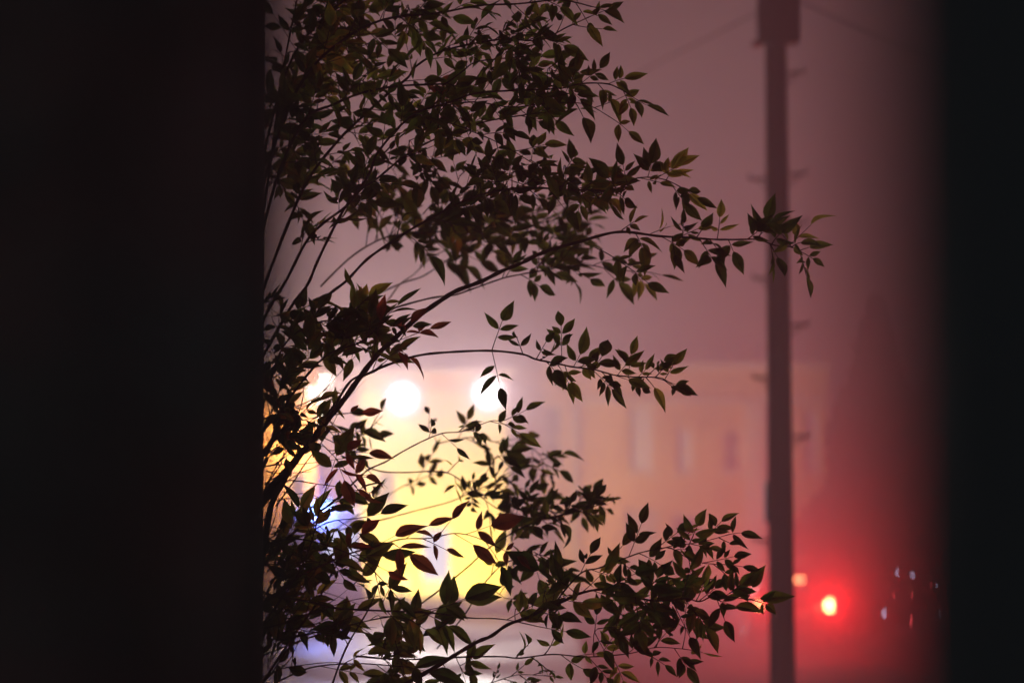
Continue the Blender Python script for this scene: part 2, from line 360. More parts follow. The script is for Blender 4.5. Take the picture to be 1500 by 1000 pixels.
# hatchback seen from behind, brake lights on
YC = 46.2; p = Vector((X(1163,YC), YC, 0))
car = tag(empty('hatchback_car', p, R(-2)), 'dark red hatchback seen from behind with its brake lights glaring', 'car')
st = [(0,.34,.80,.95,.80),(.06,.26,.93,1.02,.80),(.42,.24,.95,1.43,.60),(.75,.22,.96,1.50,.58),(1.9,.2,.96,1.53,.60),(2.75,.2,.95,1.40,.58),(3.35,.2,.93,1.02,.66),(4.1,.22,.80,.86,.62),(4.25,.3,.66,.72,.55)]
vehicle(car, st, .88, M['redpaint'], [('end',1,2),('side',2,3),('side',3,4),('side',4,5),('end',5,6)], (.8,3.4), .31)
b = bmesh.new(); bx(b, -.86, .86, -.10, -.003, .30, .55, bev=.04); obj('bumper', b, M['redpaint'], car)
pl = obj('number_plate', box(-.26, .26, -.025, -.004, .62, .74, bev=.004), M['plate'], car)
for i, s in enumerate((-1, 1)):
    b = bmesh.new(); bx(b, s*.69-.13, s*.69+.13, -.05, .08, .74, .96, bev=.04); tl = obj('tail_light', b, M['redlens' if i else 'darkred'], car)
    b = bmesh.new(); bmesh.ops.create_uvsphere(b, u_segments=14, v_segments=8, radius=.115 if i else .07, matrix=Matrix.Translation((s*.685,-.06,.85)) @ Matrix.Diagonal((1,.5,1,1))); obj('bulb', b, M['redbulb' if i else 'dimbulb'], tl, True)
    lamp('tail_light_lamp', 'SPOT', p+Vector((s*.685,-.20,.87)), P_TAIL*(1 if i else .2), C_TAIL, car, .06, R(86), p+Vector((s*.685,-10,2.5)))
b = bmesh.new(); bx(b, .03, .125, .28, .40, 1.28, 1.35, bev=.02); bx(b, .145, .24, .28, .40, 1.28, 1.35, bev=.02); obj('high_brake_light', b, emit('high_brake_light_glow', (1,.34,.14), 18), car)
b = bmesh.new(); bx(b, -.55, .55, .36, .62, 1.50, 1.53, bev=.01); obj('spoiler', b, M['redpaint'], car)
for s in (-1, 1):
    b = bmesh.new(); bx(b, s*1.0-.09, s*1.0+.09, 2.55, 2.70, .98, 1.12, bev=.03); cyl(b, (s*.84,2.65,1.0), (s*.93,2.63,1.04), .02, n=6); obj('wing_mirror', b, M['blackpaint'], car)
# black saloon parked at the right kerb, seen from its rear quarter
YD = 44.0; p = Vector((X(1372,YD), YD, 0))
sal = tag(empty('saloon_car', p, R(-24)), 'black saloon parked at the right kerb with glints on its chrome', 'car')
st = [(0,.36,.80,.93,.76),(.08,.26,.92,.99,.76),(.75,.24,.95,1.05,.70),(1.25,.22,.96,1.40,.58),(1.6,.2,.96,1.45,.57),(2.6,.2,.96,1.45,.58),(3.05,.2,.95,1.36,.58),(3.65,.2,.92,1.0,.64),(4.5,.22,.80,.86,.62),(4.65,.3,.66,.72,.55)]
vehicle(sal, st, .90, M['blackpaint'], [('end',2,3),('side',3,4),('side',4,5),('side',5,6),('end',6,7)], (.95,3.75), .32)
b = bmesh.new(); bx(b, -.88, .88, -.10, -.003, .40, .56, bev=.04); obj('bumper', b, M['chrome'], sal)
for s in (-1, 1):
    b = bmesh.new(); bx(b, s*.70-.16, s*.70+.16, -.03, .06, .70, .88, bev=.03); obj('tail_light', b, mat('tail_lens', (.35,.015,.012), .12, 0, .7, 30, .1), sal)
    b = bmesh.new(); cyl(b, (s*.885,1.2,.985), (s*.885,3.1,.975), .014, n=8); obj('window_trim', b, M['chrome'], sal)
    b = bmesh.new(); bx(b, s*1.02-.1, s*1.02+.1, 2.85, 3.0, .98, 1.13, bev=.04); cyl(b, (s*.86,2.95,1.0), (s*.94,2.93,1.04), .02, n=6); obj('wing_mirror', b, M['chrome'], sal)
    for yy in (1.75, 2.65):
        b = bmesh.new(); bx(b, s*.905-.012, s*.905+.012, yy, yy+.18, .80, .83, bev=.005); obj('door_handle', b, M['chrome'], sal)
obj('number_plate', box(-.26, .26, -.04, -.031, .72, .83, bev=.003), M['plate'], sal)
b = bmesh.new(); cyl(b, (-.5,1.3,1.44), (-.5,2.9,1.47), .015, n=8); cyl(b, (.5,1.3,1.44), (.5,2.9,1.47), .015, n=8); obj('roof_rail', b, M['chrome'], sal)
glw = emit('pale_glint_glow', (.62,.64,1), 9); glr = emit('red_glint_glow', (1,.08,.10), 8)  # glints of reflected light on the car, made as small glowing beads
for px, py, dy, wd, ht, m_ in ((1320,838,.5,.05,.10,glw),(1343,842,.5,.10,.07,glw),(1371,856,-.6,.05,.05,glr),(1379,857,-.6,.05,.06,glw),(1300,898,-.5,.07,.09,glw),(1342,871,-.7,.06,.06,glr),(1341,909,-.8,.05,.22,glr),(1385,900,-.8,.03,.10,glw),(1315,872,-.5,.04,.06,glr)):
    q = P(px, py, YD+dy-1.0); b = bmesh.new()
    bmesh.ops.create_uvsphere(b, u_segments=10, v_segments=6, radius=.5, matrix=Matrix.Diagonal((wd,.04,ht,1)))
    o = obj('painted_glint', b, m_, sal, True); o.location = sal.matrix_basis.inverted() @ q
# white van with a blue beacon bar among the leaves
YV = 52.5; p = Vector((X(470,YV), YV, 0))
van = tag(empty('emergency_van', p, R(4)), 'white van with a lit blue roof beacon behind the lower branches', 'van')
st = [(0,.34,1.15,2.25,.86),(.05,.3,1.16,2.34,.88),(3.2,.3,1.16,2.36,.88),(3.9,.3,1.14,2.28,.84),(4.5,.3,1.10,1.32,.82),(5.2,.34,.86,.96,.8)]
vehicle(van, st, .98, M['vanpaint'], [('side',2,3),('end',3,4)], (.9,4.2), .36)
for s in (-1, 1):
    b = bmesh.new(); bx(b, s*.43-.36, s*.43+.36, -.03, -.004, 1.35, 2.0, bev=.008); wn = obj('rear_window', b, M['litglass'] if s > 0 else M['glass'], van)
    b = bmesh.new(); bx(b, s*.90-.05, s*.90+.05, -.03, -.004, .85, 1.15, bev=.01); obj('tail_light', b, M['amberlens'], van)
b = bmesh.new(); bx(b, -.95, .95, -.12, -.004, .40, .58, bev=.02); obj('bumper', b, M['darkmetal'], van)
b = bmesh.new(); bx(b, -.75, .75, .30, .52, 2.345, 2.40, bev=.01); bar = obj('beacon_bar', b, M['darkmetal'], van)
b = bmesh.new(); bx(b, -.30, .22, .32, .50, 2.402, 2.58, bev=.03); obj('beacon_lens', b, M['bluelens'], bar)
lamp('beacon_lamp', 'POINT', p+Vector((-.1,.05,2.52)), P_BLUE, C_BLUE, van, .08)

# ================================================================== utility pole, steps, box, wires
YP = 26.5; p = Vector((X(1147,YP), YP, 0))
up = tag(empty('utility_pole', p), 'tall wooden utility pole with step brackets and a box near its top', 'utility pole')
zt_ = 11.5; lean = -.085
b = bmesh.new()
ptsp = [Vector((lean*(k/12),0,zt_*k/12)) for k in range(13)]
tube(b, ptsp, [.155-.045*(k/12) for k in range(13)], 20); obj('pole', b, M['wood'], up)
pxo = lambda px, py: X(px,YP)-p.x
zz = lambda py: Z(py,YP)
bxm = bmesh.new(); bx(bxm, pxo(1108,0), pxo(1170,0), -.36, -.12, zz(70), zz(-34), bev=.03); tb = obj('transformer_box', bxm, M['wood'], up)
b = bmesh.new(); bx(b, pxo(1100,0), pxo(1112,0), -.28, -.2, zz(74), zz(66)); bx(b, pxo(1118,0), pxo(1160,0), -.119, .1, zz(52), zz(46)); obj('bracket', b, M['wire'], tb)
b = bmesh.new(); bx(b, -1.2, 1.1, -.24, -.12, 10.5, 10.62, bev=.01); ca = obj('crossarm', b, M['wood'], up)
for dx in (-1.1, -.5, .5, 1.0):
    b = bmesh.new(); cyl(b, (dx,-.18,10.622), (dx,-.18,10.70), .03); cyl(b, (dx,-.18,10.70), (dx,-.18,10.80), .06, .03); obj('insulator', b, M['glass'], ca)
for px, py, s in ((1100,262,-1),(1183,256,1),(1181,108,1),(1184,328,1),(1105,407,-1),(1185,477,1),(1105,553,-1),(1186,640,1),(1105,790,-1)):
    ex, z0 = pxo(px,py), zz(py); cx = lean*z0/zt_ + s*.12
    b = bmesh.new(); cyl(b, (cx,0,z0+.005), (ex,-.02,z0+.012*s), .016, n=8); cyl(b, (ex,-.02,z0+.012*s), (ex+s*.012,-.02,z0+.05), .016, n=8)
    cyl(b, (cx,0,z0-.12), (ex-s*.07,-.01,z0-.004), .010, n=6)
    obj('pole_step', b, M['steel'], up)
b = bmesh.new(); bx(b, pxo(1119,0), pxo(1132,0), -.10, .04, zz(765), zz(705), bev=.02); obj('junction_box', b, M['steel'], up)
b = bmesh.new(); cyl(b, (.03,-.165,0), (.03-.065,-.125,8.6), .012, n=8); obj('ground_wire', b, M['wire'], up)
for zq in (3.4, 5.1, 7.2):
    rr_ = .155-.045*zq/11.5+.006; b = bmesh.new(); cyl(b, (lean*zq/zt_,0,zq), (lean*zq/zt_,0,zq+.05), rr_, n=20); obj('band', b, M['steel'], up)
def wire(name, a, c, sag, label):
    b = bmesh.new(); pts = []
    for k in range(25):
        t = k/24; q = Vector(a).lerp(Vector(c), t); q.z -= sag*4*t*(1-t); pts.append(q)
    tube(b, pts, .009, 5); return tag(obj(name, b, M['wire']), label, 'wire', 'overhead wires on the pole')
pw = p + Vector((lean*.8, -.14, 0))
wire('overhead_wire', Vector((pw.x-.1,pw.y,zz(14))), P(330,330,75), .5, 'thin overhead wire running from the pole down towards the leaves')
wire('overhead_wire', Vector((pw.x+.1,pw.y,zz(-6))), P(1640,150,24), .15, 'thin overhead wire leaving the pole towards the right')

# ================================================================== background trees
def far_tree(name, label, px, Y, zbase, ztop, rad, kind, n, m, seed, low=.10):
    r = random.Random(seed); root = tag(empty(name, (X(px,Y), Y, zbase)), label, 'tree', 'trees around the building')
    H = ztop-zbase
    b = bmesh.new(); tube(b, [Vector((0,0,0)), Vector((.05,0,H*.4)), Vector((0,.05,H*.9))], [.22,.15,.04], 8)
    for k in range(7):
        a = r.uniform(0,6.28); z = H*r.uniform(.3,.7); tube(b, [Vector((0,0,z)), Vector((math.cos(a)*rad*.6, math.sin(a)*rad*.6, z+H*.1))], [.06,.02], 5)
    obj('trunk', b, M['trunkbark'], root)
    b = bmesh.new()
    lob = [(Vector((r.uniform(-1,1)*rad*.55, r.uniform(-1,1)*rad*.55, H*r.uniform(.45,.85))), rad*r.uniform(.35,.6)) for _ in range(9)]
    for _ in range(n):
        if kind == 'cone':
            t = r.random()**.75; z = H*(low+(1-low)*(1-t)) ; rr = rad*(t**.9)*r.uniform(.35,1.05)*(1+.18*math.sin(z*3.1)); a = r.uniform(0,6.28)
            c = Vector((math.cos(a)*rr, math.sin(a)*rr, z - rr*.25))
        else:
            ce, q = r.choice(lob); v = Vector((r.gauss(0,1),r.gauss(0,1),r.gauss(0,1))).normalized(); c = ce + v*q*r.uniform(.5,1.05)
        s = r.uniform(.09,.22); u = Vector((r.gauss(0,1),r.gauss(0,1),r.gauss(0,.6))).normalized(); v = u.orthogonal().normalized()
        v.rotate(Matrix.Rotation(r.uniform(0,6.28),3,u))
        b.faces.new([b.verts.new(c+u*s*1.3), b.verts.new(c+v*s*.5), b.verts.new(c-u*s), b.verts.new(c-v*s*.5)])
    obj('crown', b, m, root, keep=True)
far_tree('conifer_tree', 'dark pointed conifer in the fog right of the pole', 1288, 48.5, 0, Z(436,48.5), 2.0, 'cone', 9000, M['conifer'], 3)
far_tree('conifer_tree', 'broad dark conifer standing by the right window edge', 1405, 49.5, 0, Z(425,49.5), 1.9, 'cone', 11000, M['conifer'], 4)
far_tree('round_crown_tree', 'round crowned tree rising over the roof beside the pole', 1118, 74, 0, Z(462,74), 1.5, 'round', 5000, M['farleaf'], 5)

# ================================================================== dark room: wall with the window, near wall edge and door leaf
YW = 4.8
xl, xr = X(378,YW), X(1387,YW)
z0, z1 = CAM_H-.75, CAM_H+.95
ow = .16
b = wall_with_openings(-3.6, 3.6, YW+.02, YW+.24, 0, 7.2, [(xl-.006, xr+.048, z0, z1)])
wall = tag(obj('room_wall', b, M['roombl']), 'dark room wall around the tall window opening', 'wall')
wf = tag(empty('window_frame', ((xl+xr)/2, YW, z0)), 'black window frame edging the opening onto the foggy street', 'window frame')
hwid = (xr-xl)/2
obj('jamb', box(-hwid-.047, -hwid, -.02, .018, 0, z1-z0, bev=.004), M['sash'], wf)
obj('jamb', box(hwid, hwid+.047, -.02, .018, 0, z1-z0, bev=.004), M['sash'], wf)
obj('head', box(-hwid+.001, hwid-.001, -.02, .018, z1-z0-.047, z1-z0, bev=.004), M['sash'], wf)
obj('sill', box(-hwid-.08, hwid+.08, -.12, .018, -.04, -.002, bev=.006), M['sash'], wf)
# near left: edge of a dark heavy curtain; near right: edge of an open door
FL = CAM_H-1.55
tag(obj('room_floor', box(-3.6, 3.6, -1.5, YW+.018, FL-.2, FL), mat('dark_floorboards', (.05,.045,.04), .6, 0, .4, 4, .2)), kind='structure')
YL_ = 1.02; xe = X(434,YL_)
b = bmesh.new(); cols = []
for k in range(60):
    t = k/59; x = xe - t*1.0; y = YL_ + .03*math.sin(t*40)+.012*math.sin(t*23+1) + t*.02
    cols.append([b.verts.new((x, y + .006*math.sin(j*.9+t*9), FL+.02 + j*(2.45/9))) for j in range(10)])
for a, c in zip(cols, cols[1:]):
    for j in range(9): b.faces.new((a[j], c[j], c[j+1], a[j+1]))
bmesh.ops.solidify(b, geom=b.faces, thickness=.006)
cu = tag(empty('curtain', (0,0,0)), 'heavy dark curtain filling the left edge of the view', 'curtain')
obj('cloth', b, M['curtain'], cu, True)
b = bmesh.new(); cyl(b, (xe-1.15,YL_,FL+2.5), (xe+.02,YL_,FL+2.5), .014); rd = obj('curtain_rod', b, M['sash'], cu)
b = bmesh.new()
for k in range(8): cyl(b, (xe-.06-k*.13,YL_-.004,FL+2.46), (xe-.06-k*.13,YL_+.004,FL+2.53), .012, n=8)
obj('curtain_ring', b, M['sash'], cu)
YR = .49; xe = X(1288,YR)
dl = tag(empty('door', (xe, YR, FL)), 'dark open door whose blurred edge closes the right side', 'door')
b = bmesh.new(); bx(b, 0, .82, 0, .04, .01, 2.03, bev=.003); dleaf = obj('leaf', b, M['doorp'], dl)
for za, zb_ in ((.2,.95),(1.1,1.85)):
    b = bmesh.new(); bx(b, .14, .68, -.012, -.001, za, zb_, bev=.006); obj('panel', b, M['doorp'], dleaf)
b = bmesh.new(); cyl(b, (.07,-.05,1.0), (.07,-.001,1.0), .012, n=10); cyl(b, (.07,-.05,1.0), (.17,-.05,1.0), .010, n=10); obj('handle', b, M['steel'], dl)

# ================================================================== the tree in front of the window
TREE = tag(empty('leafy_tree', P(300,2300,8.6)), 'leafy tree with thin arching branches silhouetted before the window', 'tree')
TREE.location = Vector((X(318,8.7), 8.7, 0))
TL = TREE.location
prof = [(0,.02),(.12,.55),(.30,.95),(.45,1.0),(.62,.80),(.80,.42),(.90,.18),(1,0)]
def leaflet(bm, base, d, n, L, Wd, mi, r):
    """one pointed leaf blade: two half blades folded along the midrib, tip drooping"""
    d = d.normalized(); n = (n - d*n.dot(d)); n = n.normalized() if n.length > 1e-4 else d.orthogonal().normalized()
    s = d.cross(n); fold = r.uniform(.05,.6); droop = r.uniform(-.10,.30) if r.random() < .8 else r.uniform(.3,.6); twist = r.uniform(-.5,.5); sway = r.uniform(-.16,.16)
    row = []
    for t, wv in prof:
        c = base + d*(L*t) - n*(droop*L*t*t) + s*(sway*L*t*t)
        hw_ = Wd*.5*wv; sn = (s + n*(twist*t)).normalized()
        row.append((c, c + sn*hw_ + n*(fold*hw_), c - sn*hw_ + n*(fold*hw_)))
    vc = [bm.verts.new(c2w(q[0])-TL) for q in row]
    for side in (1, 2):
        vs_ = [vc[0]] + [bm.verts.new(c2w(q[side])-TL) for q in row[1:-1]] + [vc[-1]]
        for i in range(len(row)-1):
            if i == 0: f = bm.faces.new((vc[0], vc[1], vs_[1]))
            elif i == len(row)-2: f = bm.faces.new((vc[i], vc[i+1], vs_[i]))
            else: f = bm.faces.new((vc[i], vc[i+1], vs_[i+1], vs_[i]))
            f.material_index = mi; f.smooth = True
def tubec(bm, pts, rad, n=5, mi=0): tube(bm, [c2w(q)-TL for q in pts], rad, n, True, mi)
def rnorm(r):
    return Vector((r.gauss(0,.45), r.gauss(.45,.5), r.gauss(-.75,.5)))
CLEAR = [(464,572,34,34,.9),(590,583,48,40,.8),(716,575,34,34,.7),(466,716,36,32,.85),(640,800,40,70,.55),(600,850,60,40,.5),(640,725,70,36,.45),(700,930,60,40,.3)]
def compound(lb, sb, base, d, Lr, npairs, ll, mi, r, face=False):
    """compound leaf: stalk with leaflet pairs and a terminal leaflet, all sizes in metres"""
    e = base + d.normalized()*Lr; px, py = 750+e.x/e.z*FPX, 500-e.y/e.z*FPX
    if not face and mi != 1:
        for cx, cy_, rx, ry, pr in CLEAR:
            if ((px-cx)/rx)**2+((py-cy_)/ry)**2 < 1 and r.random() < pr: return
    if mi == 0: q_ = r.random(); mi = 2 if q_ < .13 else (3 if q_ < .5 else 0)
    ll *= math.exp(r.gauss(0,.13))
    d = d.normalized(); n = Vector((r.gauss(0,.25), r.gauss(.3,.25), -1)) if face else rnorm(r); n = (n-d*n.dot(d)).normalized()
    bend = n*(-r.uniform(-.05,.22)) + Vector((0,r.uniform(-.10,.10),0))
    ps = [base + d*(Lr*t) + bend*(Lr*t*t) for t in (0,.25,.5,.75,1)]
    tubec(sb, ps, [.0019*base.z/8*q for q in (1.1,.95,.85,.75,.6)], 4)
    s = d.cross(n)
    for k in range(npairs):
        t = .45 + .5*(k/(max(1,npairs-.0)))
        q = base + d*(Lr*t) + bend*(Lr*t*t); dd = (d + bend*(2*t)).normalized()
        for sg in (-1, 1):
            if r.random() < .07: continue
            a = R(r.uniform(38,68)); v = dd*math.cos(a) + s*(sg*math.sin(a)) + n*r.gauss(0,.22)
            L = ll*r.uniform(.55,1.08)
            leaflet(lb, q + v.normalized()*.003, v, n + rnorm(r)*(.25 if face else .5), L, L*r.uniform(.30,.47), mi, r)
    v = (d + bend*2 + s*r.gauss(0,.12)).normalized(); L = ll*r.uniform(.95,1.2)
    leaflet(lb, ps[-1], v, n + rnorm(r)*.3, L, L*r.uniform(.36,.46), mi, r)

# branches traced by eye: points (photo px), distance at both ends, thickness (px), leaves from t0 on, spacing (px), leaflet (px), red leaves
BR = [
 # upper fan
 ([(384,470),(399,441),(420,408),(447,357),(471,330),(504,303),(528,279),(552,262),(590,232),(624,210),(668,192),(720,176),(790,165)], 8.6,8.1, 5,2, .22, 30, 36, 0),
 ([(380,530),(423,453),(450,417),(465,384),(486,339),(504,306),(540,258),(552,225),(588,183),(618,162),(660,150),(696,138),(759,132),(819,129),(852,123),(888,123),(909,132),(924,140)], 8.5,7.8, 5,1.8, .35, 27, 34, 0),
 ([(382,430),(420,330),(452,262),(496,206),(534,168),(570,135),(597,114),(609,99),(639,78),(684,66),(740,58),(790,60),(830,40),(862,26)], 8.7,8.0, 5,1.8, .25, 27, 34, 0),
 ([(378,360),(405,262),(432,200),(455,168),(486,153),(528,138),(580,126),(640,124),(654,123),(678,105),(700,90),(760,84)], 8.4,8.2, 5,1.8, .2, 28, 36, 0),
 ([(376,300),(410,190),(448,110),(500,62),(560,30),(640,20),(700,8),(760,6),(820,0),(866,10)], 8.6,7.9, 5,2, .2, 26, 36, 0),
 ([(380,250),(404,150),(430,80),(470,30),(520,-10),(580,-40)], 8.8,8.6, 4.5,2, .1, 26, 38, 0),
 ([(379,340),(396,230),(412,120),(430,20),(440,-30)], 8.9,8.7, 4.5,2, .1, 28, 38, 0),
 ([(560,226),(600,190),(650,180),(700,196),(740,214),(776,236)], 8.3,8.0, 2.4,1.2, .2, 26, 34, 0),
 ([(620,160),(690,150),(750,158),(800,152),(855,153),(896,172)], 8.2,7.9, 2.4,1.2, .25, 26, 33, 0),
 # middle arms
 ([(440,500),(468,453),(480,432),(507,411),(537,381),(570,357),(600,336),(645,312),(690,291),(735,278),(780,276),(840,277),(888,279),(912,280),(928,264),(952,260),(976,264),(994,272)], 8.7,7.7, 5,1.4, .36, 25, 33, 0),
 ([(430,676),(459,643),(477,619),(504,586),(528,553),(552,519),(576,498),(615,462),(648,438),(669,426),(705,411),(735,396),(765,384),(790,371),(817,363),(853,353),(895,341),(925,341),(964,345),(1006,347),(1045,351),(1078,351),(1111,351),(1135,359),(1159,362),(1180,371)], 8.2,7.6, 9.5,1.3, .70, 26, 32, 0),
 ([(424,690),(452,652),(470,622),(494,588),(516,556),(545,545),(560,534)], 8.3,8.1, 6,2.5, .9, 40, 36, 0),
 ([(545,470),(570,453),(627,438),(666,432),(690,423),(735,408),(765,402),(786,397),(820,392),(860,388),(900,396),(940,398)], 8.8,9.2, 3.2,1.2, .50, 24, 31, 0),
 ([(500,462),(522,447),(555,429),(591,414),(618,405),(650,385),(690,356),(740,330),(800,318),(850,322)], 9.6,10.2, 3,1.2, .45, 20, 32, 0),
 ([(520,470),(555,456),(585,417),(606,402),(640,372),(700,350)], 9.8,10.2, 2.4,1.2, .55, 22, 34, 0),
 ([(470,420),(520,372),(570,345),(630,340),(700,335),(760,320),(820,300)], 9.4,9.9, 3,1.2, .3, 20, 33, 0),
 # centre arm
 ([(504,586),(525,556),(546,544),(570,534),(615,520),(666,515),(720,514),(765,519),(786,526),(813,531),(840,537),(870,541),(900,549),(930,552),(960,552),(972,555),(984,562)], 8.0,7.8, 4.5,1.4, .62, 30, 30, 0),
 # arms over the yellow hall
 ([(440,770),(471,748),(498,727),(522,703),(540,688),(564,676),(591,661),(621,646),(648,634),(678,631),(720,616),(738,620)], 8.3,8.6, 3.6,1.2, .62, 24, 30, 0),
 ([(500,668),(552,688),(594,691),(630,690),(660,694),(690,715),(724,742),(752,752),(800,760),(850,744),(874,736)], 9.0,9.6, 2.4,1.2, .42, 21, 29, 0),
 ([(480,780),(510,772),(564,760),(609,748),(660,733),(700,716),(740,700),(780,676),(800,680)], 9.3,9.8, 2.4,1.2, .52, 24, 28, 0),
 ([(470,790),(504,766),(540,745),(585,715),(620,700)], 10.2,10.6, 2.2,1.2, .45, 26, 28, 0),
 ([(640,650),(690,640),(740,650),(780,655),(800,682)], 9.9,10.4, 1.8,1.0, .2, 20, 27, 0),
 ([(440,842),(474,826),(510,811),(552,799),(588,790),(630,787),(666,781),(696,787),(726,799)], 7.7,7.5, 3,1.2, .25, 24, 40, 1),
 ([(560,935),(606,892),(639,868),(660,850),(684,832),(714,805),(750,781),(780,766),(810,757),(845,748),(872,742)], 8.6,9.0, 3,1.2, .62, 23, 30, 0),
 ([(640,950),(681,898),(699,868),(726,835),(744,823),(790,812),(820,828)], 8.8,8.9, 2.4,1.2, .55, 28, 34, 0),
 # lower right arm
 ([(560,1020),(612,991),(648,970),(669,958),(699,940),(720,930),(743,914),(773,904),(797,892),(824,880),(851,868),(887,863),(930,874),(962,880),(1004,877),(1025,880),(1049,872),(1094,877),(1112,880)], 8.0,7.6, 7,1.3, .42, 23, 35, 0),
 ([(810,886),(848,841),(878,832),(908,820),(938,809),(959,805),(980,802),(998,811),(1022,823),(1060,826)], 7.9,7.7, 2.6,1.2, .25, 21, 32, 0),
 ([(960,806),(985,800),(1010,796),(1040,790),(1062,784)], 7.9,7.8, 1.6,1.0, .35, 18, 28, 0),
 ([(520,960),(580,966),(624,964),(690,961),(735,961),(762,964),(810,958),(855,961),(896,960),(926,955),(960,948),(1000,950)], 8.3,8.0, 3,1.2, .50, 24, 33, 0),
 ([(385,866),(399,871),(450,880),(489,889),(540,893),(600,895),(645,898),(690,904),(735,907),(790,918)], 7.8,8.0, 4,1.5, .35, 60, 44, 0),
 ([(690,1010),(740,992),(764,988),(797,988)], 8.4,8.4, 1.6,.9, .3, 16, 18, 0),
 # left clutter
 ([(378,860),(396,745),(414,706),(429,676)], 8.2,8.2, 10,8, 9, 30, 30, 0),
 ([(380,700),(410,610),(440,560),(480,520),(530,500),(560,470)], 8.0,7.8, 5,2, .2, 24, 36, 0),
 ([(378,620),(395,560),(420,500),(470,470),(530,470)], 8.1,7.9, 4,1.6, .25, 22, 36, 0),
 ([(382,880),(420,820),(470,770),(520,760)], 8.4,8.2, 3,1.4, .3, 52, 42, 0),
 ([(380,920),(430,850),(455,800),(470,740),(482,700)], 7.8,7.7, 3.4,1.6, .3, 52, 42, 0),
 ([(384,1000),(430,930),(460,890),(486,840),(500,815)], 8.0,8.0, 4,2.2, .5, 60, 44, 0),
 ([(380,960),(450,935),(520,912),(580,900),(640,890)], 8.3,8.2, 3,1.2, .3, 56, 46, 0),
 ([(384,1010),(450,978),(520,972),(590,976)], 8.2,8.0, 3,1.4, .2, 50, 46, 0),
 ([(480,1020),(505,950),(540,890),(556,850)], 8.0,7.9, 3.4,1.6, .4, 64, 46, 0),
 ([(380,800),(430,790),(480,800),(530,820),(560,850)], 7.9,7.8, 2.6,1.3, .2, 46, 42, 0),
 ([(379,650),(400,600),(412,570),(432,545)], 7.9,7.9, 2.6,1.3, .1, 20, 34, 0),
 ([(378,740),(400,690),(436,640),(470,610),(520,640),(560,610)], 8.6,9.4, 2.6,1.2, .3, 26, 34, 0),
 ([(470,650),(500,680),(515,705)], 7.7,7.7, 1.6,1.0, .2, 26, 40, 1),
 ([(420,620),(455,612),(500,606)], 7.8,7.8, 1.6,1.0, .2, 28, 34, 1),
 ([(540,530),(575,505),(600,492)], 7.8,7.8, 1.6,1.0, .1, 26, 38, 1),
]
# single compound leaves placed by eye on the open tips: (branch index, base, tip, pairs, leaflet px)
MAN = {16: [((840,537),(850,520),1,30),((852,540),(862,526),1,28),((905,549),(915,535),1,28),((935,553),(945,541),1,24),((960,553),(972,541),1,24),((900,549),(918,556),0,30),((800,527),(812,540),1,32),((972,557),(984,566),0,26),((945,552),(958,565),0,30),((721,513),(735,470),2,36),((722,514),(731,556),2,32),((766,514),(757,494),1,26),((786,526),(800,500),1,28),((824,526),(823,478),3,34),((828,531),(836,560),1,36),((868,540),(882,520),1,30),((922,548),(924,520),2,31),((955,552),(990,560),0,36),((880,541),(896,560),0,30),((975,552),(986,536),1,24)],
       10: [((1160,362),(1150,345),1,34),((1172,367),(1184,362),0,26),((1130,356),(1140,340),1,34),((1095,351),(1110,340),1,32),((1040,350),(1050,362),1,30),((1052,351),(1056,322),2,30),((1110,351),(1122,326),2,32),((1160,364),(1168,352),1,32),((1000,347),(1000,330),2,30),((1068,352),(1074,366),1,34),((982,347),(988,368),0,34),((885,396),(940,392),3,30),((1128,356),(1140,378),0,34),((1020,348),(1030,334),1,28)],
       9: [((905,280),(893,262),2,36),((948,262),(955,240),2,34),((975,264),(985,250),1,32),((994,272),(1008,284),0,32),((820,277),(838,252),2,38),((870,279),(882,298),2,36)],
       26: [((1010,800),(1022,770),2,28)],
       25: [((1062,874),(1080,860),1,38),((1094,877),(1112,876),0,40),((1096,877),(1100,866),0,32),((1050,880),(1062,905),1,36),((1000,878),(1010,840),2,38),((930,874),(938,930),3,36),((1020,880),(1035,858),2,38),((890,863),(930,838),2,40),((985,880),(1010,930),2,34),((845,870),(800,828),1,52)],
       23: [((860,744),(873,726),1,24)]}
parts = {}
nodes = []                                                  # sample points for connecting fill twigs
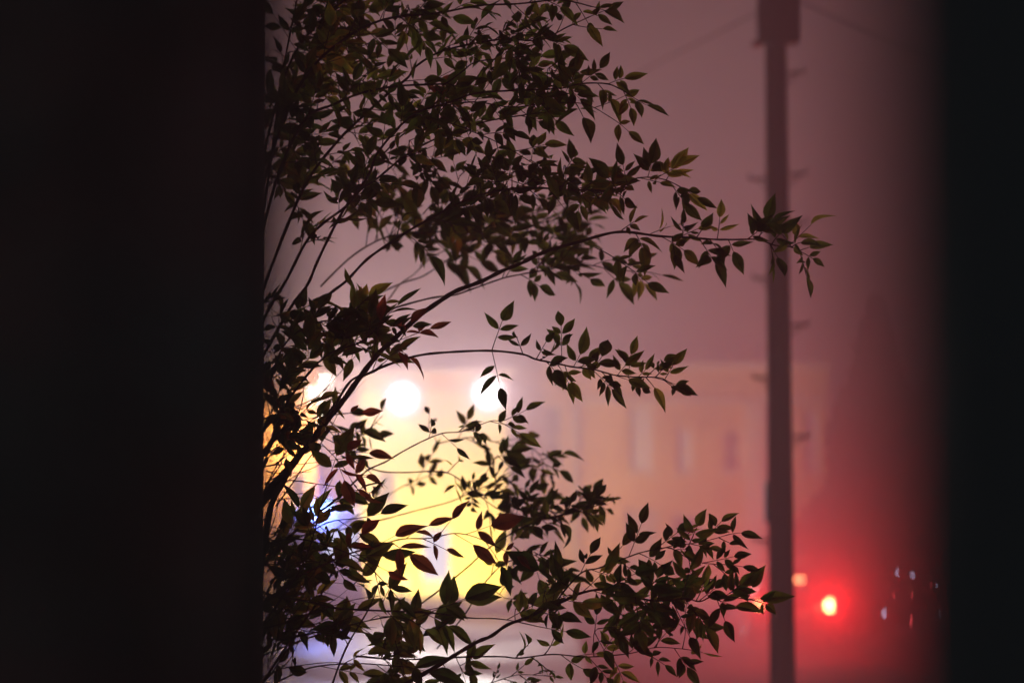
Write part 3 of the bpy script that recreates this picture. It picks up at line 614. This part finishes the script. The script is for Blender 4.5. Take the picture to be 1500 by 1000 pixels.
for bi, (pp, D0, D1, w0, w1, t0, sp, ll, red) in enumerate(BR):
    r = random.Random(100+bi)
    # arc-length depth
    acc = [0]
    for a, c in zip(pp, pp[1:]): acc.append(acc[-1]+math.hypot(c[0]-a[0], c[1]-a[1]))
    T = acc[-1]; ph = r.uniform(0,6)
    pts = [c3(a[0]+r.uniform(-1,1), a[1]+r.uniform(-1,1), D0+(D1-D0)*s/T + .06*math.sin(ph+s/60)) for a, s in zip(pp, acc)]
    pts = crom(pts, 6); n = len(pts)
    rad = [max(.4,(w0+(w1-w0)*(i/(n-1))))*.5*pts[i].z/FPX*(1+.10*math.sin(i*1.3+ph)) for i in range(n)]
    sb, lb = bmesh.new(), bmesh.new()
    tubec(sb, pts, rad, 7)
    parts[bi] = (sb, lb, r, red, ll)
    # walk along
    L = [0]
    for a, c in zip(pts, pts[1:]): L.append(L[-1]+(c-a).length)
    tot = L[-1]; spm = sp*pts[n//2].z/FPX
    for i in range(0, n, 2): nodes.append((pts[i], bi))
    s = t0*tot; side = 1
    def at(s):
        i = max(k for k in range(n) if L[k] <= s+1e-9); i = min(i, n-2); f = (s-L[i])/max(1e-9, L[i+1]-L[i])
        return pts[i].lerp(pts[i+1], f), (pts[i+1]-pts[i]).normalized()
    while s < tot-.3*spm:
        q, d = at(s)
        if True:
            a = R(r.uniform(24,62))*side; ca, sa = math.cos(a), math.sin(a)
            v = Vector((d.x*ca-d.y*sa, d.x*sa+d.y*ca, d.z)) + Vector((.15, r.gauss(0,.15), r.gauss(0,.45)))
            k = 1+ (r.random() < .55) + (r.random() < .15)
            skip = bi in (10,16,25) and s/tot > (.78 if bi == 10 else .70)
            if not skip or r.random() < .7:
                mi = 1 if (red and r.random() < .85) else 0
                compound(lb, sb, q, v, r.uniform(.6,1.25)*ll*1.25*q.z/FPX, k if not red else r.choice((0,1,1)), ll*r.uniform(.8,1.12)*q.z/FPX, mi, r)
        side = -side; s += spm*r.uniform(.65,1.35)
    if t0 < 1: q, d = at(tot-1e-6); sh = .45 if bi in (10,16,25) else 1; compound(lb, sb, q, d + Vector((0,0,r.gauss(0,.2))), ll*q.z/FPX*.9*sh, 1, ll*q.z/FPX*(.8 if sh < 1 else 1), 1 if red else 0, r)
    for (ba, ti, k, l2) in MAN.get(bi, ()):
        D = min((p_.z for p_ in pts), key=lambda z_: abs(z_-D1)); q = c3(*ba, D1+.02); e = c3(*ti, D1+r.uniform(-.04,.04))
        q = min(pts, key=lambda p_: (p_.x/p_.z-q.x/q.z)**2+(p_.y/p_.z-q.y/q.z)**2).lerp(q, .3)
        compound(lb, sb, q, e-q, (e-q).length, k, l2*1.08*D1/FPX, 0, r, True)
# fill twigs: ellipses (centre px, half axes px, rotation deg, count, distance range, leaflet px)
FILL = [((470,90),(85,110),0,28,(8.3,9.2),36),((470,240),(80,80),0,15,(8.4,9.2),34),((620,60),(90,60),0,10,(8.1,8.9),34),((790,75),(75,55),0,15,(7.9,8.6),32),
        ((680,150),(90,35),0,8,(8.0,8.6),33),((640,240),(110,28),0,8,(8.4,9.0),33),((780,262),(110,28),0,12,(8.0,9.0),32),((590,300),(80,40),20,9,(9.0,10.2),33),((700,330),(150,36),5,13,(9.2,10.8),31),
        ((800,370),(70,28),0,8,(9.0,10.2),31),((436,484),(46,36),0,8,(7.9,8.5),36),((530,480),(36,30),0,7,(8.0,8.5),36),((405,600),(24,60),0,9,(7.9,8.6),34),
        ((700,690),(130,40),32,7,(9.2,10.4),27),((800,745),(70,28),-10,5,(9.0,10.2),27),((900,860),(110,40),-8,5,(7.7,8.3),34),((930,920),(80,34),0,7,(7.8,8.4),34),
        ((425,900),(50,70),0,11,(7.9,8.6),40),((425,790),(45,70),0,7,(7.9,8.6),40),((590,940),(90,50),0,5,(7.9,8.4),42),((650,985),(120,22),0,3,(8.0,8.5),38),((780,840),(60,60),0,5,(8.2,8.8),36)]
for fi, (c, h, rot, cnt, dr_, ll) in enumerate(FILL):
    r = random.Random(500+fi)
    for k in range(cnt):
        a, q = r.uniform(0,6.283), math.sqrt(r.random()); ux, uy = math.cos(a)*q*h[0], math.sin(a)*q*h[1]; ro = R(rot)
        px, py = c[0]+ux*math.cos(ro)-uy*math.sin(ro), c[1]+ux*math.sin(ro)+uy*math.cos(ro)
        px = max(px, 392)
        E = c3(px, py, r.uniform(*dr_))
        def cost(nd):
            g = nd[0]; dx, dy = (g.x/g.z-E.x/E.z), (g.y/g.z-E.y/E.z)
            return math.hypot(dx, dy)*FPX + abs(g.z-E.z)*60 + (40 if dx > 0 else 0) + abs(math.hypot(dx,dy)*FPX-35)*.6
        nd = min(nodes, key=cost); bi = nd[1]; sb, lb, _, red, _ = parts[bi]
        B = nd[0]; mid = B.lerp(E, .55) + Vector((r.gauss(0,.012), r.gauss(.008,.015), r.gauss(0,.02)))
        tw = crom([B, mid, E], 4); nn = len(tw)
        tubec(sb, tw, [(1.7-1.0*i/(nn-1))*.5*E.z/FPX for i in range(nn)], 5)
        d = (E-mid).normalized() + Vector((.35, r.gauss(0,.3), r.gauss(0,.3)))
        m = ll*E.z/FPX
        mi = 1 if (r.random() < .03) else 0
        compound(lb, sb, E, d, m*r.uniform(.9,1.4), r.choice((1,2,2)), m*r.uniform(.85,1.1), mi, r)
        for sg in (-1, 1):
            if r.random() < .7:
                a = R(r.uniform(40,80))*sg; v = Vector((d.x*math.cos(a)-d.y*math.sin(a), d.x*math.sin(a)+d.y*math.cos(a), r.gauss(0,.3)))
                compound(lb, sb, tw[nn//2+1], v, m*r.uniform(.6,1.1), r.choice((1,1,2)), m*r.uniform(.8,1.05), mi, r)
# bare twigs crossing at the lower left
rt = random.Random(77)
for k in range(46):
    x0_, y0_ = rt.uniform(372,412), rt.uniform(610,1010); D = rt.uniform(7.7,9.0); L_ = rt.uniform(60,190); a = R(rt.uniform(-62,8)); cv = rt.uniform(-.5,.5)
    pts = []
    for t in (0,.25,.5,.75,1):
        aa = a + cv*t; pts.append(c3(x0_+L_*t*math.cos(aa)+rt.uniform(-3,3), y0_+L_*t*math.sin(aa)+rt.uniform(-3,3), D+.25*t*rt.uniform(-1,1)))
    bi = min(nodes, key=lambda nd: (nd[0]-pts[0]).length)[1]; tw = crom(pts, 3); nn = len(tw); w0_ = rt.uniform(1.6,3.4)
    tubec(parts[bi][0], tw, [max(.45, w0_*(1-.75*i/(nn-1)))*.5*D/FPX for i in range(nn)], 5)
    if rt.random() < .35: compound(parts[bi][1], parts[bi][0], tw[-1], tw[-1]-tw[-3], .05, 1, 40*D/FPX, 0, rt)
# trunk and hidden limbs carrying the branches (behind the wall's left side)
tb_ = bmesh.new()
tp = [Vector((0,0,-.1)), Vector((.03,0,1.5)), Vector((-.02,.02,2.6)), Vector((.03,0,3.6)), Vector((.0,0,4.4)), Vector((-.02,0,5.0)), Vector((.02,0,5.6))]
tube(tb_, crom(tp, 4), [.085-.06*i/24 for i in range(25)], 10)
for bi in parts:
    b0 = c2w(c3(*BR[bi][0][0], BR[bi][1]))-TL
    if BR[bi][0][0][0] < 460:
        zj = max(.8, min(5.3, b0.z-.25)); a = Vector((.0,0,zj)); tube(tb_, [a, a.lerp(b0,.55)+Vector((0,0,-.03)), b0], [.022,.014,max(.004, BR[bi][3]*.5*BR[bi][1]/FPX)], 6)
obj('trunk', tb_, M['bark'], TREE)
for bi, (sb, lb, r, red, ll) in parts.items():
    o = obj('branch', sb, M['redtwig'] if red else M['bark'], TREE)
    if len(lb.faces):
        obj('foliage', lb, [M['leaf'], M['redleaf'], M['paleleaf'], M['darkleaf']], o, keep=True)
    else: lb.free()

# ================================================================== fog
hz_ = obj('haze', box(-120, 120, -6, 160, -1.0, 14.5), None)
hm = bpy.data.materials.new('fog'); hm.use_nodes = True; t = hm.node_tree; t.nodes.clear()
pv = t.nodes.new('ShaderNodeVolumePrincipled'); pv.inputs['Color'].default_value = (.97,.80,.86,1); pv.inputs['Density'].default_value = HAZE; pv.inputs['Anisotropy'].default_value = .20
mo = t.nodes.new('ShaderNodeOutputMaterial'); t.links.new(pv.outputs[0], mo.inputs['Volume'])
hz_.data.materials.clear(); hz_.data.materials.append(hm); tag(hz_, kind='stuff')
